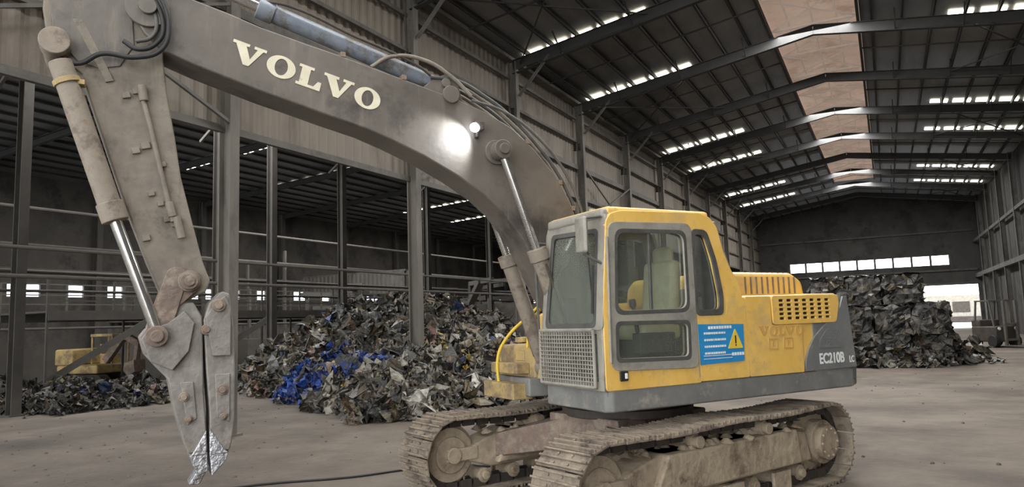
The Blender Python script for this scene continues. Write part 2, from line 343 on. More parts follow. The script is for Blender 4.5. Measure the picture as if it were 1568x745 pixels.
# ------------------------------------------------ scrap heaps
def heap(name,hfun,bounds,n,size,palette,res=.35,extra=None):
    t0,t1,p0,p1=bounds;V=[];F=[];C=[]
    nt=int((t1-t0)/res)+1;npp=int((p1-p0)/res)+1
    tt=np.linspace(t0,t1,nt);pp=np.linspace(p0,p1,npp)
    Z=np.array([[hfun(t,p) for p in pp] for t in tt]);Z=Z+rng.normal(0,.07,Z.shape)*(Z>.05)
    Z=np.where(Z<.03,-.05,Z-.08)
    for i,t in enumerate(tt):
        for j,p in enumerate(pp): V.append((p,t,Z[i,j]))
    for i in range(nt-1):
        for j in range(npp-1):
            a=i*npp+j
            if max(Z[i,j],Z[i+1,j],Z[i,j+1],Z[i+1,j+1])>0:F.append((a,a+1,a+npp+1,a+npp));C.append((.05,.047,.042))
    V=[np.array(V)];nv=len(V[0]);g=np.linspace(-.5,.5,4)
    gx,gy=np.meshgrid(g,g);GR=np.stack([gx.ravel(),gy.ravel(),np.zeros(16)],1)
    W8=[x[1] for x in palette];K8=[x[0] for x in palette];cnt=0
    while cnt<n:
        t=random.uniform(t0,t1);p=random.uniform(p0,p1);h=hfun(t,p)
        if h<.04:
            if h>-.5 and random.random()<.03: h=.0
            else: continue
        s=random.uniform(*size)*(1 if random.random()<.88 else 1.8);q=GR*np.array([s,s*random.uniform(.35,1),s])
        q=q+rng.normal(0,.14*s,q.shape);q[:,2]+=.28*s*np.sin(GR[:,0]*random.uniform(3,10)+random.uniform(0,6))+.15*s*np.sin(GR[:,1]*random.uniform(3,10))
        A=np.linalg.qr(rng.normal(size=(3,3)))[0];q=q@A.T
        q+=np.array([p,t,max(h,.05)+random.uniform(-.05,.12)]);q[:,2]=np.maximum(q[:,2],.01)
        V.append(q)
        for a in range(3):
            for c in range(3):
                k=nv+a*4+c;F.append((k,k+1,k+5,k+4))
        cc=extra(t,p,h) if extra else None
        if cc is None:cc=random.choices(K8,W8)[0]
        jit=random.uniform(.6,1.2);cc=tuple(min(1,x*jit) for x in lin(cc)[:3])
        C+=[cc]*9;nv+=16;cnt+=1
    V=np.concatenate(V);me=bpy.data.meshes.new(name);me.from_pydata(V.tolist(),[],F)
    ca=me.color_attributes.new('Col','FLOAT_COLOR','CORNER')
    arr=np.ones((len(me.loops),4),np.float32);ls=np.repeat(np.arange(len(F)),4);arr[:,:3]=np.array(C,np.float32)[ls]
    ca.data.foreach_set('color',arr.ravel());me.materials.append(M['scrap']);o=bpy.data.objects.new(name,me);o.rotation_euler=(0,0,RZ);return link(o)
poly=[(15.9,-18.6),(14.6,-15.4),(12.9,-12.6),(11.8,-10.8),(11.4,-9.4),(12.4,-7.9),(15.5,-7.2),(20,-7.6),(25,-8.5),(27,-13),(27,-19),(22,-21),(18,-20.5)]
def sdist(t,p,poly):
    ins=False;d=1e9;n=len(poly)
    for i in range(n):
        x1,y1=poly[i];x2,y2=poly[(i+1)%n]
        if (y1>p)!=(y2>p) and t<(x2-x1)*(p-y1)/(y2-y1)+x1:ins=not ins
        dx,dy=x2-x1,y2-y1;k=max(0,min(1,((t-x1)*dx+(p-y1)*dy)/(dx*dx+dy*dy)));d=min(d,sqrt((t-x1-k*dx)**2+(p-y1-k*dy)**2))
    return d if ins else -d
def hmain(t,p):
    d=sdist(t,p,poly)+.35*sin(t*1.9+p)+.3*sin(p*2.3-t*.7)
    if d<0:return d
    hm=1.42+max(0,min(1.05,(-p-9)*.15))
    k=min(1,d/3.9);k=k**.85
    return hm*k*(1+.12*sin(t*1.3+p*.9)+.1*sin(p*1.7-.5*t)+.05*sin(5*p)+.05*sin(4.3*t))
pal=[((80,76,70),4),((106,101,93),5),((136,131,120),3.5),((172,168,158),1.3),((46,44,41),6),((96,90,76),4),((124,113,93),2.5),((44,60,98),.25),((160,142,76),.22),((84,86,82),2),((110,80,66),.8),((92,78,60),2.5)]
def ex(t,p,h):
    if ((t-13.9)/1.15)**2+((p+13.0)/2.6)**2<1 and h<1.6 and random.random()<.55: return random.choice([(32,60,136),(42,80,158),(26,50,108)])
    if ((t-12.8)/.5)**2+((p+12.9)/.7)**2<1 and random.random()<.7: return (34,34,38)
    if ((t-15.5)/1.2)**2+((p+9.5)/.8)**2<1 and random.random()<.12: return (170,146,70)
    return None
heap('scrap_heap',hmain,(11,28,-21.5,-6.5),22000,(.10,.34),pal,extra=ex)
poly2=[(9.6,-20.5),(10.4,-17.9),(13.2,-17.4),(15,-19),(14.2,-22),(13.6,-26),(12,-28),(9.5,-26)]
paldark=[(tuple(int(v*.8) for v in k),w) for k,w in pal]
heap('debris_heap',lambda t,p:(lambda d:d if d<0 else .42*min(1,d/1.2)*(1+.3*sin(t*3+p*2)))(sdist(t,p,poly2)),(9,15.5,-28.5,-17),3500,(.08,.26),paldark)
poly3=[(26.0,-2.8),(26.3,1.4),(29.0,2.9),(33,2.7),(34,-2)]
loose=heap('loose_scrap',lambda t,p:(lambda d:d if d<0 else .5*min(1,d/1.0)*(1+.3*sin(t*3+p*2)))(sdist(t,p,poly3)),(25.8,34.5,-3,3.4),2000,(.12,.42),paldark)
def bales():
    V=[];F=[];C=[];nv=0
    for lay in range(3):
        for i in range(4-(lay>1)):
            for j in range(5):
                pc=-2.1+i*1.1+random.uniform(-.1,.1)+(.3 if lay==2 else 0);tc=27.8+j*1.3+random.uniform(-.15,.15);zc=.55+lay*1.0
                rot=random.uniform(-.12,.12);R=np.array([[cos(rot),-sin(rot),0],[sin(rot),cos(rot),0],[0,0,1]])
                n=7;g=np.linspace(-.5,.5,n)
                for ax in range(3):
                    for sg in (-1,1):
                        a,b_=np.meshgrid(g,g);q=np.zeros((n*n,3));q[:,(ax+1)%3]=a.ravel();q[:,(ax+2)%3]=b_.ravel();q[:,ax]=sg*.5
                        q=q*np.array([1.08,1.2,.98]);q+=rng.normal(0,.04,q.shape);q=q@R.T+np.array([pc,tc,zc]);q[:,2]=np.maximum(q[:,2],.01);V.append(q)
                        for x in range(n-1):
                            for y in range(n-1):
                                k=nv+x*n+y;F.append((k,k+1,k+n+1,k+n));cc=random.choices([x_[0] for x_ in pal[:7]],[4,3,1,.2,6,1,.6])[0];jt=random.uniform(.3,.7);C.append(tuple(z*jt for z in lin(cc)[:3]))
                        nv+=n*n
                for _ in range(70):
                    s=random.uniform(.06,.22);q=np.array([[-s,-s,0],[s,-s*.6,0],[s*.8,s,0],[-s*.7,s*.8,0]])/1.6+rng.normal(0,.04,(4,3))
                    A=np.linalg.qr(rng.normal(size=(3,3)))[0];q=q@A.T;f=random.choice([(-.57,random.uniform(-.5,.5)),(.57,random.uniform(-.5,.5)),(random.uniform(-.5,.5),-.62)])
                    q+=np.array([pc+f[0],tc+f[1],zc+random.uniform(-.45,.5)]);q[:,2]=np.maximum(q[:,2],.01);V.append(q);F.append((nv,nv+1,nv+2,nv+3));nv+=4
                    cc=random.choices([x[0] for x in pal],[x[1] for x in pal])[0];C.append(tuple(.55*x for x in lin(cc)[:3]))
    V=np.concatenate(V);me=bpy.data.meshes.new('compressed_bale_stack');me.from_pydata(V.tolist(),[],F)
    ca=me.color_attributes.new('Col','FLOAT_COLOR','CORNER');arr=np.ones((len(me.loops),4),np.float32)
    arr[:,:3]=np.array(C,np.float32)[np.repeat(np.arange(len(F)),4)];ca.data.foreach_set('color',arr.ravel());me.materials.append(M['scrap'])
    o=bpy.data.objects.new('compressed_bale_stack',me);o.rotation_euler=(0,0,RZ);return link(o)
bl_=bales();loose.parent=bl_;loose.rotation_euler=(0,0,0)
# ------------------------------------------------ EXCAVATOR
EX=empty('excavator',(1.2522,8.2794,0),pi+.5027)
def E(b,name,mat,bevel=.01,smooth=False,parent=None): return b.obj(name,M[mat],parent or EX,bevel,smooth)
SIDE=(pi/2,0,0)
bt=[(4.87,4.85),(4.64,4.78),(4.32,4.70),(4.05,4.62),(3.64,4.53),(3.34,4.47),(2.69,4.32),(2.13,4.19),(1.79,4.09),(1.49,3.95),(1.22,3.74),(.98,3.49),(.80,3.22),(.68,2.9),(.5,2.4),(.33,1.95),(.14,1.62)]
bl=[(.12,1.5),(.22,1.38),(.38,1.38),(.6,1.6),(.86,1.85),(1.09,2.15),(1.24,2.45),(1.42,2.78),(1.64,3.04),(1.86,3.22),(2.15,3.39),(2.50,3.56),(2.83,3.69),(3.09,3.78),(3.46,3.87),(3.76,3.95),(4.04,4.02),(4.34,4.11),(4.58,4.18),(4.83,4.27),(4.98,4.40),(5.07,4.56),(5.06,4.74),(4.98,4.83)]
b=MB();b.ext(bt+bl,-.2,.2);E(b,'boom','boom',.018)
b=MB()
for y0,y1 in ((.2,.235),(-.235,-.2)):
    b.cyl((4.96,y0,4.62),(4.96,y1,4.62),.17,28);b.cyl((1.70,y0,3.66),(1.70,y1,3.66),.13,28);b.cyl((2.2,y0,4.22),(2.2,y1,4.22),.09,24)
b.cyl((4.96,-.27,4.62),(4.96,.27,4.62),.07,20);b.cyl((1.70,-.42,3.66),(1.70,.42,3.66),.055,20)
for y0,y1 in ((-.13,-.08),(.08,.13)): b.ext([(2.0,4.1),(2.08,4.38),(2.22,4.46),(2.36,4.38),(2.55,4.22)],y0,y1)
b.cyl((2.22,-.16,4.36),(2.22,.16,4.36),.05,16)
E(b,'boom_bosses','boom',.006)
def lett(ch):
    if ch=='V':return [[(0,1),(.62,1),(.62,.87),(.51,.87),(.74,.33),(.93,.87),(.8,.87),(.8,1),(1.27,1),(1.27,.87),(1.15,.87),(.75,0),(.54,0),(.12,.87),(0,.87)]],1.27
    if ch=='L':return [[(0,1),(.6,1),(.6,.87),(.47,.87),(.47,.13),(.7,.13),(.84,.42),(.98,.42),(.98,0),(0,0),(0,.13),(.12,.13),(.12,.87),(0,.87)]],.98
    o=[(.56+.56*cos(a),.5+.53*sin(a)) for a in np.linspace(0,2*pi,33)[:-1]];i=[(.56+.25*cos(a),.5+.40*sin(a)) for a in np.linspace(0,2*pi,33)[:-1]]
    return [o,i],1.12
def word(name,org,d,h,length,mat,y,th=.004):
    a=0;sp=[]
    for ch in 'VOLVO':
        pl,w=lett(ch)
        if ch=='V':a-=.06
        sp.append([[(a+x,z) for x,z in q] for q in pl]);a+=w+.09
    W=a-.09;kx=length/W
    n=(d[1],-d[0]) if -d[0]>0 else (-d[1],d[0])
    c=bpy.data.curves.new(name,'CURVE');c.dimensions='2D';c.fill_mode='BOTH';c.extrude=th/2
    for L_ in sp:
        for q in L_:
            s_=c.splines.new('POLY');s_.points.add(len(q)-1);s_.use_cyclic_u=True
            for i,(x,z) in enumerate(q): s_.points[i].co=(org[0]+d[0]*x*kx+n[0]*z*h,org[1]+d[1]*x*kx+n[1]*z*h,0,1)
    c.materials.append(M[mat]);o=bpy.data.objects.new(name,c);o.location=(0,y,0);o.rotation_euler=SIDE;link(o,EX)
word('boom_lettering',(4.31,4.27),(-.973,-.232),.2,1.38,'cream',.203)
word('side_lettering',(-.72,1.67),(-1,-.02),.1,.66,'tanletter',1.357)
ar=[(5.70,4.50),(5.66,4.24),(5.56,4.10),(5.42,4.0),(5.29,3.59),(5.09,2.96),(4.92,2.49),(4.80,2.20),(4.72,2.14),(4.60,2.17),(4.47,2.24),(4.44,2.33),(4.50,2.49),(4.585,2.82),(4.68,3.21),(4.73,3.54),(4.80,3.93),(4.83,4.21),(4.84,4.62),(4.9,4.8),(5.1,5.0),(5.22,5.3),(5.4,5.42),(5.56,5.36),(5.68,5.0)]
b=MB();b.ext(ar,-.155,.155);E(b,'arm','arm',.015)
b=MB()
b.cyl((5.60,-.2,4.2),(5.60,.2,4.2),.1,24);b.cyl((4.61,-.24,2.32),(4.61,.24,2.32),.085,24);b.cyl((4.61,-.27,2.32),(4.61,.27,2.32),.05,20)
b.cyl((5.38,-.2,5.28),(5.38,.2,5.28),.07,20)
E(b,'arm_bosses','arm',.008)
b=MB()
for (x,z,s) in ((4.98,3.86,.05),(5.1,3.86,.06),(5.03,3.9,.05),(4.95,3.45,.07),(5.02,3.4,.06),(4.83,2.97,.05),(4.77,2.85,.07),(4.72,2.8,.05),(4.93,2.68,.06),(4.82,3.3,.05),(4.9,3.05,.05)):
    b.box((x,.165,z),(s,.03,s*.8),Matrix.Rotation(.25,3,'Y'))
b.ext([(5.42,4.45),(5.5,4.45),(5.25,3.95),(5.19,3.97)],.155,.17)
E(b,'arm_brackets','arm',.004)
b=MB();b.ext([(5.66,4.66),(5.62,4.3),(5.45,4.1),(5.3,4.06),(5.15,4.1),(5.05,4.3),(5.1,4.9),(5.3,5.25),(5.5,5.3),(5.62,5.0)],.155,.168);E(b,'arm_head_plate','boom',.006)
tube('arm_pipe',[(4.99,.19,3.88),(4.93,.19,3.65),(4.86,.19,3.35),(4.79,.19,3.05),(4.735,.19,2.82)],.02,M['arm'],EX)
b=MB();b.cyl((4.99,.19,3.95),(4.97,.19,3.82),.035,12);b.cyl((4.77,.19,2.98),(4.74,.19,2.86),.032,12);b.cyl((4.71,.2,2.86),(4.67,.2,2.68),.03,12);E(b,'arm_pipe_fittings','arm',.004)
tube('arm_hose_1',[(5.05,.22,4.98),(4.86,.27,4.70),(4.80,.28,4.45),(4.86,.28,4.24),(5.04,.26,4.16),(5.28,.24,4.16),(5.45,.22,4.06),(5.58,.2,4.10)],.02,M['black'],EX)
tube('arm_hose_2',[(5.08,.21,4.95),(4.92,.25,4.70),(4.84,.25,4.48),(4.88,.25,4.32),(5.02,.24,4.24),(5.13,.22,4.3)],.02,M['black'],EX)
tube('arm_hose_3',[(5.14,.2,4.95),(4.99,.23,4.72),(4.89,.23,4.5),(4.93,.23,4.36),(5.04,.22,4.31)],.018,M['gasket'],EX)
b=MB();b.cyl((5.565,.22,4.06),(5.165,.22,2.84),.085,24);b.cyl((5.2,.22,2.95),(5.15,.22,2.80),.1,24);b.cyl((5.6,.13,4.2),(5.6,.31,4.2),.11,24);E(b,'bucket_cylinder_barrel','cyl',.01)
b=MB();b.cyl((5.52,.22,3.92),(5.505,.22,3.88),.1,24);b.box((5.44,.22,3.9),(.1,.1,.04));E(b,'bucket_cylinder_clamp','yellowdirty',.004)
b=MB();b.cyl((5.16,.22,2.83),(4.845,.2,1.93),.045,20);E(b,'bucket_cylinder_rod','chrome',0,True)
b=MB();b.cyl((4.84,.1,1.88),(4.84,.28,1.88),.085,24);b.cyl((4.84,.08,1.88),(4.84,.31,1.88),.05,16);b.cyl((4.84,-.24,1.88),(4.84,.1,1.88),.05,16);E(b,'bucket_cylinder_eye','rust',.008)
def capsule(p1,p2,r1,r2):
    d=Vector((p2[0]-p1[0],p2[1]-p1[1]));a=atan2(d.y,d.x);o=[]
    for i in range(9):
        t=a+pi/2+pi*i/8;o.append((p1[0]+r1*cos(t),p1[1]+r1*sin(t)))
    for i in range(9):
        t=a-pi/2+pi*i/8;o.append((p2[0]+r2*cos(t),p2[1]+r2*sin(t)))
    return o
b=MB()
for y in (-.22,.16):
    b.ext(capsule((4.70,2.36),(4.84,1.88),.085,.09),y,y+.04);b.ext(capsule((4.61,2.32),(4.72,2.2),.1,.09),y,y+.03)
E(b,'rocker_link','rust',.008)
JA=[(4.97,1.88),(4.92,1.95),(4.84,1.97),(4.78,2.05),(4.66,2.15),(4.57,2.15),(4.50,2.03),(4.49,1.84),(4.48,1.41),(4.455,1.10),(4.445,.95),(4.44,.76),(4.52,.74),(4.57,.87),(4.62,1.00),(4.70,1.27),(4.75,1.53),(4.84,1.63),(4.93,1.74)]
JB=[(4.49,2.00),(4.45,2.14),(4.35,2.24),(4.29,2.22),(4.255,1.94),(4.24,1.61),(4.24,1.18),(4.26,.98),(4.30,.84),(4.41,.72),(4.43,.9),(4.435,1.24),(4.465,1.6)]
def clipz(poly,z,keep_above):
    out=[]
    for i in range(len(poly)):
        a,c=poly[i-1],poly[i];ia=(a[1]>=z)==keep_above;ic=(c[1]>=z)==keep_above
        if ia!=ic:
            k=(z-a[1])/(c[1]-a[1]);out.append((a[0]+(c[0]-a[0])*k,z))
        if ic:out.append(c)
    return out
b=MB();b.ext(clipz(JA,.92,True),-.13,.17);E(b,'jaw_rear','jaw',.014)
b=MB();b.ext(clipz(JB,.92,True),-.15,.19);E(b,'jaw_front','jaw',.014)
b=MB();b.ext(clipz(JA,.92,False),-.1,.165);b.ext(clipz(JB,.92,False),-.12,.18);b.ext([(4.5,.8),(4.42,.8),(4.5,.66),(4.58,.67)],-.07,.13);b.ext([(4.435,1.12),(4.36,1.0),(4.29,.9),(4.43,.9)],.17,.198);b.ext([(4.455,1.1),(4.455,.9),(4.57,.9)],.16,.178);E(b,'jaw_tips','silver',.012)
b=MB();b.ext([(4.95,1.86),(4.90,1.94),(4.76,1.98),(4.64,2.08),(4.56,1.98),(4.6,1.75),(4.72,1.6),(4.88,1.68)],.17,.21)
b.ext([(4.48,2.02),(4.42,2.12),(4.33,2.20),(4.28,2.1),(4.28,1.7),(4.42,1.7)],.19,.225)
b.ext([(4.66,1.5),(4.56,1.5),(4.53,1.2),(4.6,1.15)],.17,.185);b.ext([(4.40,1.55),(4.28,1.55),(4.28,1.15),(4.38,1.2)],.19,.205)
E(b,'jaw_cheek_plates','jaw',.012)
b=MB()
for x,z,r,y in ((4.84,1.88,.07,.235),(4.61,2.32,.07,.27),(4.38,2.12,.055,.25),(4.47,1.92,.045,.22),(4.63,1.38,.04,.20),(4.34,1.42,.045,.22),(4.59,1.2,.03,.2),(4.33,1.2,.03,.22)):
    b.cyl((x,y-.05,z),(x,y,z),r,18);b.cyl((x,y,z),(x,y+.02,z),r*.6,14)
E(b,'jaw_pins','rust',.006)
b=MB();b.cyl((2.22,0,4.36),(4.02,0,4.88),.085,24);b.cyl((3.9,0,4.845),(4.05,0,4.89),.1,24);E(b,'arm_cylinder_barrel','blue',.01)
b=MB();b.cyl((4.0,0,4.88),(5.38,0,5.28),.05,20);E(b,'arm_cylinder_rod','chrome',0,True)
tube('arm_cylinder_line',[(2.35,.1,4.42),(2.5,.12,4.5),(3.2,.12,4.72),(3.8,.12,4.9),(4.0,.06,4.93)],.014,M['darkmetal'],EX)
for s,nm in ((1,'left'),(-1,'right')):
    y=.33*s
    b=MB();b.cyl((.87,y,1.38),(1.31,y,2.60),.085,24);b.cyl((1.28,y,2.52),(1.325,y,2.645),.105,24);b.cyl((.87,y-.07,1.38),(.87,y+.07,1.38),.11,20);E(b,'boom_cylinder_barrel_'+nm,'cyl',.01)
    b=MB();b.cyl((1.31,y,2.6),(1.68,y,3.62),.045,20);E(b,'boom_cylinder_rod_'+nm,'chrome',0,True)
    b=MB();b.cyl((1.70,y-.06,3.66),(1.70,y+.06,3.66),.1,24);E(b,'boom_cylinder_eye_'+nm,'boom',.008)
    tube('boom_cylinder_line_'+nm,[(.95,y+.1*s,1.5),(1.1,y+.11*s,1.95),(1.28,y+.11*s,2.48)],.014,M['darkmetal'],EX)
def off(pts,o,y): return [(x+o*.5,y,z+o) for x,z in pts]
path_=[(2.35,4.34),(2.05,4.34),(1.75,4.22),(1.45,4.04),(1.15,3.78),(.9,3.5),(.72,3.2),(.6,2.9),(.45,2.5)]
for k,y in enumerate((-.1,-.03,.05,.13)):
    tube('boom_hose_%d'%(k+1),off(path_,.02+.015*k,y),.02,M['gasket' if k%2 else 'arm'],EX)
tube('boom_hose_arc',[(3.0,.1,4.43),(2.8,.12,4.56),(2.45,.14,4.57),(2.15,.16,4.42),(1.95,.17,4.25)],.02,M['arm'],EX)
tube('boom_hose_loop',[(1.95,.18,4.2),(1.6,.2,4.12),(1.2,.22,3.88),(.85,.22,3.5),(.68,.22,3.15),(.62,.22,2.95)],.016,M['gasket'],EX)
b=MB()
for x,z in ((3.3,4.48),(2.69,4.34),(1.3,3.82),(.9,3.40),(.75,3.12)): b.box((x,.05,z),(.05,.3,.05))
E(b,'hose_clamps','rust',.005)
b=MB();b.box((1.93,.28,3.9),(.1,.09,.09));b.box((1.93,.23,3.84),(.03,.06,.1));E(b,'work_lamp_housing','darkmetal',.01)
b=MB();b.cyl((1.985,.31,3.875),(1.99,.315,3.87),.05,16);E(b,'work_lamp_lens','lamp',0)
ld=bpy.data.lights.new('work_lamp_light','SPOT');ld.energy=38;ld.spot_size=radians(115);ld.spot_blend=.6;ld.shadow_soft_size=.03;ld.color=(.9,.95,1)
lo=bpy.data.objects.new('work_lamp_light',ld);lo.location=(2.02,.37,3.84);d=Vector((.22,-.2,-.14));lo.rotation_euler=d.to_track_quat('-Z','Y').to_euler();link(lo,EX)
# ---- upper structure
b=MB();b.plan([(1.24,.3),(1.24,1.3),(1.18,1.35),(-2.15,1.345),(-2.42,1.2),(-2.62,.8),(-2.74,.4),(-2.76,0),(-2.74,-.4),(-2.62,-.8),(-2.42,-1.2),(-2.15,-1.35),(1.0,-1.35),(1.05,-.4),(.7,-.35),(.7,.3)],1.05,1.26);E(b,'upper_frame','basegrey',.02)
b=MB();b.cyl((0,0,.88),(0,0,1.06),.66,40);b.cyl((0,0,.84),(0,0,.93),.74,40);E(b,'slewing_ring','darkmetal',.01)
b=MB();mp_=[(.05,1.26),(-.1,1.6),(.15,1.95),(.45,1.75),(.95,1.5),(1.0,1.26)];b.ext(mp_,-.3,-.22);b.ext(mp_,.22,.29);E(b,'boom_mount','yellowdirty',.01)
cwp=[(-1.55,1.345),(-2.1,1.345),(-2.3,1.30),(-2.46,1.17),(-2.6,.87),(-2.71,.45),(-2.75,0),(-2.71,-.45),(-2.6,-.87),(-2.46,-1.17),(-2.3,-1.30),(-2.1,-1.345),(-1.55,-1.345)]
b=MB();n=len(cwp)
lv=[(1.12,.99,0),(1.3,1.0,0),(1.8,.975,0),(2.02,.955,0),(2.09,.93,0)]
vs=[]
for z,sc,ox in lv: vs+=[(-1.55+(x+1.55)*(1-(1-sc)*3.2),y*(1 if sc>.97 else sc+.03),z) for x,y in cwp]
fs=[tuple(range(n))[::-1],tuple(range((len(lv)-1)*n,len(lv)*n))]
for l in range(len(lv)-1):
    for i in range(n): fs.append((l*n+i,l*n+(i+1)%n,(l+1)*n+(i+1)%n,(l+1)*n+i))
b.add(vs,fs);E(b,'counterweight','cwgrey',.02)
b=MB();b.b2((-.54,-1.34,1.26),(-1.6,1.325,2.09));E(b,'engine_housing','yellow',.05)
b=MB();b.b2((-1.3,1.3,1.26),(-2.0,1.335,2.08));b.b2((-1.5,-1.2,2.0),(-2.06,1.28,2.1));E(b,'tail_cover','yellow',.03)
plate('side_panel_front',rnd([(.115,1.265),(-.535,1.265),(-.535,2.065),(-.30,2.065),(-.26,1.89),(.115,1.89)],.02),[],M['yellow'],EX,(0,1.345,0),SIDE,.02)
plate('side_panel_middle',rnd([(-.55,1.265),(-1.36,1.265),(-1.36,1.77),(-.91,1.77),(-.91,2.075),(-.55,2.075)],.02),[],M['yellow'],EX,(0,1.34,0),SIDE,.02)
def slots(x0,x1,n,z0,z1,rowsn,w):
    h=[]
    for r in range(rowsn):
        z=z0+(z1-z0)*r/(rowsn-1)
        for i in range(n):
            x=x0+(x1-x0)*i/(n-1);h.append(rnd([(x-w/2,z-.017),(x+w/2,z-.017),(x+w/2,z+.017),(x-w/2,z+.017)],.012,3))
    return h
plate('louver_panel',rnd([(-.93,1.78),(-1.93,1.78),(-2.0,2.0),(-1.98,2.08),(-.93,2.08)],.04),slots(-1.07,-1.8,7,1.84,2.03,5,.085),M['yellow'],EX,(0,1.352,0),SIDE,.016,.003)
b=MB();b.b2((-1.0,1.30,1.8),(-1.9,1.3415,2.06));E(b,'louver_backing','black',0)
plate('tail_grey_panel',[(-1.38,1.27),(-1.39,1.36),(-1.45,1.50),(-1.56,1.63),(-1.72,1.74),(-1.90,1.84),(-2.02,1.94),(-2.08,2.06),(-2.14,2.06),(-2.22,1.27)],[],M['cwgrey'],EX,(0,1.35,0),SIDE,.016,.003)
plate('tail_grille',rnd([(-1.62,1.5),(-1.98,1.5),(-1.98,1.74),(-1.75,1.7),(-1.62,1.58)],.03),[[(x-.008,z-.008),(x+.008,z-.008),(x+.008,z+.008),(x-.008,z+.008)] for x in np.arange(-1.94,-1.65,.03) for z in np.arange(1.53,1.7,.03) if z<1.72-(x+1.94)*.4],M['cwgrey'],EX,(0,1.362,0),SIDE,.008,0)
b=MB()
hp=[(-.5,1.98),(-.52,2.25),(-.62,2.37),(-1.78,2.36),(-1.95,2.27),(-2.0,1.98)]
b.ext(hp,-.6,.95);E(b,'engine_hood','yellow',.07)
b=MB()
for i in range(10):
    x=-.98-i*.088;b.ext([(x,2.12),(x-.026,2.12),(x-.026,2.31),(x,2.31)],.948,.954);b.b2((x,.25,2.35),(x-.026,.88,2.371))
E(b,'hood_vents','rust',0)
b=MB();b.cyl((-.75,-.7,2.05),(-.75,-.7,2.55),.06,16);E(b,'exhaust_stack','darkmetal',0,True)
b=MB();b.b2((-.48,.75,2.1),(-.4,.95,2.42));b.cyl((-.45,.85,2.3),(-.45,.85,2.52),.04);E(b,'rear_breather','black',.01)
def txt(name,s,x,z,size,mat,y,sx=1):
    c=bpy.data.curves.new(name,'FONT');c.body=s;c.size=size;c.extrude=.001;c.offset=.004*size/.14;c.materials.append(M[mat])
    o=bpy.data.objects.new(name,c);o.location=(x,y,z);o.rotation_euler=(pi/2,0,pi);o.scale=(sx,1,1);link(o,EX)
txt('model_number','EC210B',-1.60,1.335,.155,'white',1.362,.82);txt('model_suffix','LC',-2.1,1.325,.1,'white',1.362,.7)
plate('notice_board',[(.13,1.815),(-.485,1.80),(-.47,1.43),(.12,1.42)],[],M['poster'],EX,(0,1.362,0),SIDE,.008,0)
plate('warning_triangle',rnd([(-.36,1.76),(-.25,1.56),(-.46,1.56)],.015),[],M['warnyellow'],EX,(0,1.368,0),SIDE,.004,0)
b=MB();b.b2((-.35,1.368,1.61),(-.365,1.373,1.69));b.b2((-.35,1.368,1.585),(-.365,1.373,1.6));E(b,'warning_mark','black',0)
b=MB()
for i in range(4):
    x=.06
    while x>-.2+random.uniform(-.04,.04):
        w_=random.uniform(.012,.03);b.b2((x,1.365,1.712-i*.065),(x-w_,1.369,1.732-i*.065));x-=w_+.008
x=-.0
for i in range(9): b.b2((x,1.365,1.762),(x-.026,1.369,1.79));x-=.036
for i in range(2): b.b2((.08,1.365,1.47+i*.03),(-.3,1.369,1.476+i*.03))
for i in range(5): b.b2((-.30-i*.035,1.365,1.49),(-.325-i*.035,1.369,1.52))
E(b,'notice_text','white',0)
for x in (-.84,-1.07):
    plate('hatch_decal_%d'%(1 if x>-1 else 2),[(x,1.64),(x-.14,1.635),(x-.14,1.52),(x,1.525)],[[(x-.015,1.627),(x-.125,1.622),(x-.125,1.533),(x-.015,1.537)],[(x-.05,1.61),(x-.09,1.61),(x-.07,1.55)]],M['tanletter'],EX,(0,1.357,0),SIDE,.004,0)
# ---- cab
CO=[(1.25,1.255),(1.25,1.95),(1.17,2.80),(1.12,2.87),(1.0,2.90),(.02,2.92),(-.12,2.88),(-.21,2.78),(-.27,2.55),(-.36,2.36),(-.46,2.22),(-.5,2.07),(.115,2.07),(.115,1.255)]
CO2=CO[:12]+[(-.5,1.87),(.115,1.87),(.115,1.255)]
w1=rnd([(1.10,2.73),(.21,2.75),(.215,1.95),(1.14,1.93)],.09);w2=rnd([(1.14,1.87),(.225,1.86),(.24,1.47),(1.15,1.50)],.06);w3=rnd([(.12,2.72),(-.04,2.72),(-.13,2.45),(-.2,2.1),(-.19,1.94),(.12,1.94)],.06)
plate('cab_side_left',rnd(CO2,.03,3),[w1,w2,w3],M['yellow'],EX,(0,1.335,0),SIDE,.03,.008)
g1=rnd([(1.16,2.79),(.15,2.81),(.15,1.40),(1.19,1.43)],.1)
plate('door_frame',g1,[rnd([(1.06,2.70),(.25,2.71),(.255,1.97),(1.10,1.965)],.1),rnd([(1.10,1.84),(.26,1.83),(.27,1.51),(1.11,1.53)],.06)],M['cabgrey'],EX,(0,1.358,0),SIDE,.016,.005)
plate('rear_window_frame',rnd([(.135,2.76),(-.06,2.75),(-.17,2.45),(-.235,2.1),(-.225,1.90),(.135,1.90)],.06),[rnd([(.11,2.71),(-.03,2.70),(-.12,2.45),(-.18,2.1),(-.175,1.95),(.11,1.95)],.06)],M['gasket'],EX,(0,1.355,0),SIDE,.014,.004)
plate('window_gasket_upper',rnd([(1.09,2.73),(.22,2.74),(.225,1.94),(1.13,1.93)],.1),[rnd([(1.06,2.70),(.25,2.71),(.255,1.97),(1.10,1.965)],.1)],M['gasket'],EX,(0,1.364,0),SIDE,.012,.003)
plate('window_gasket_lower',rnd([(1.13,1.87),(.23,1.86),(.24,1.48),(1.14,1.50)],.06),[rnd([(1.10,1.84),(.26,1.83),(.27,1.51),(1.11,1.53)],.06)],M['gasket'],EX,(0,1.364,0),SIDE,.012,.003)
def pane(name,pts3,mat):
    b=MB();b.add(pts3,[tuple(range(len(pts3)))]);return b.obj(name,M[mat],EX)
pane('door_glass',[(1.13,1.33,2.74),(.2,1.33,2.75),(.2,1.33,1.45),(1.16,1.33,1.45)],'glass')
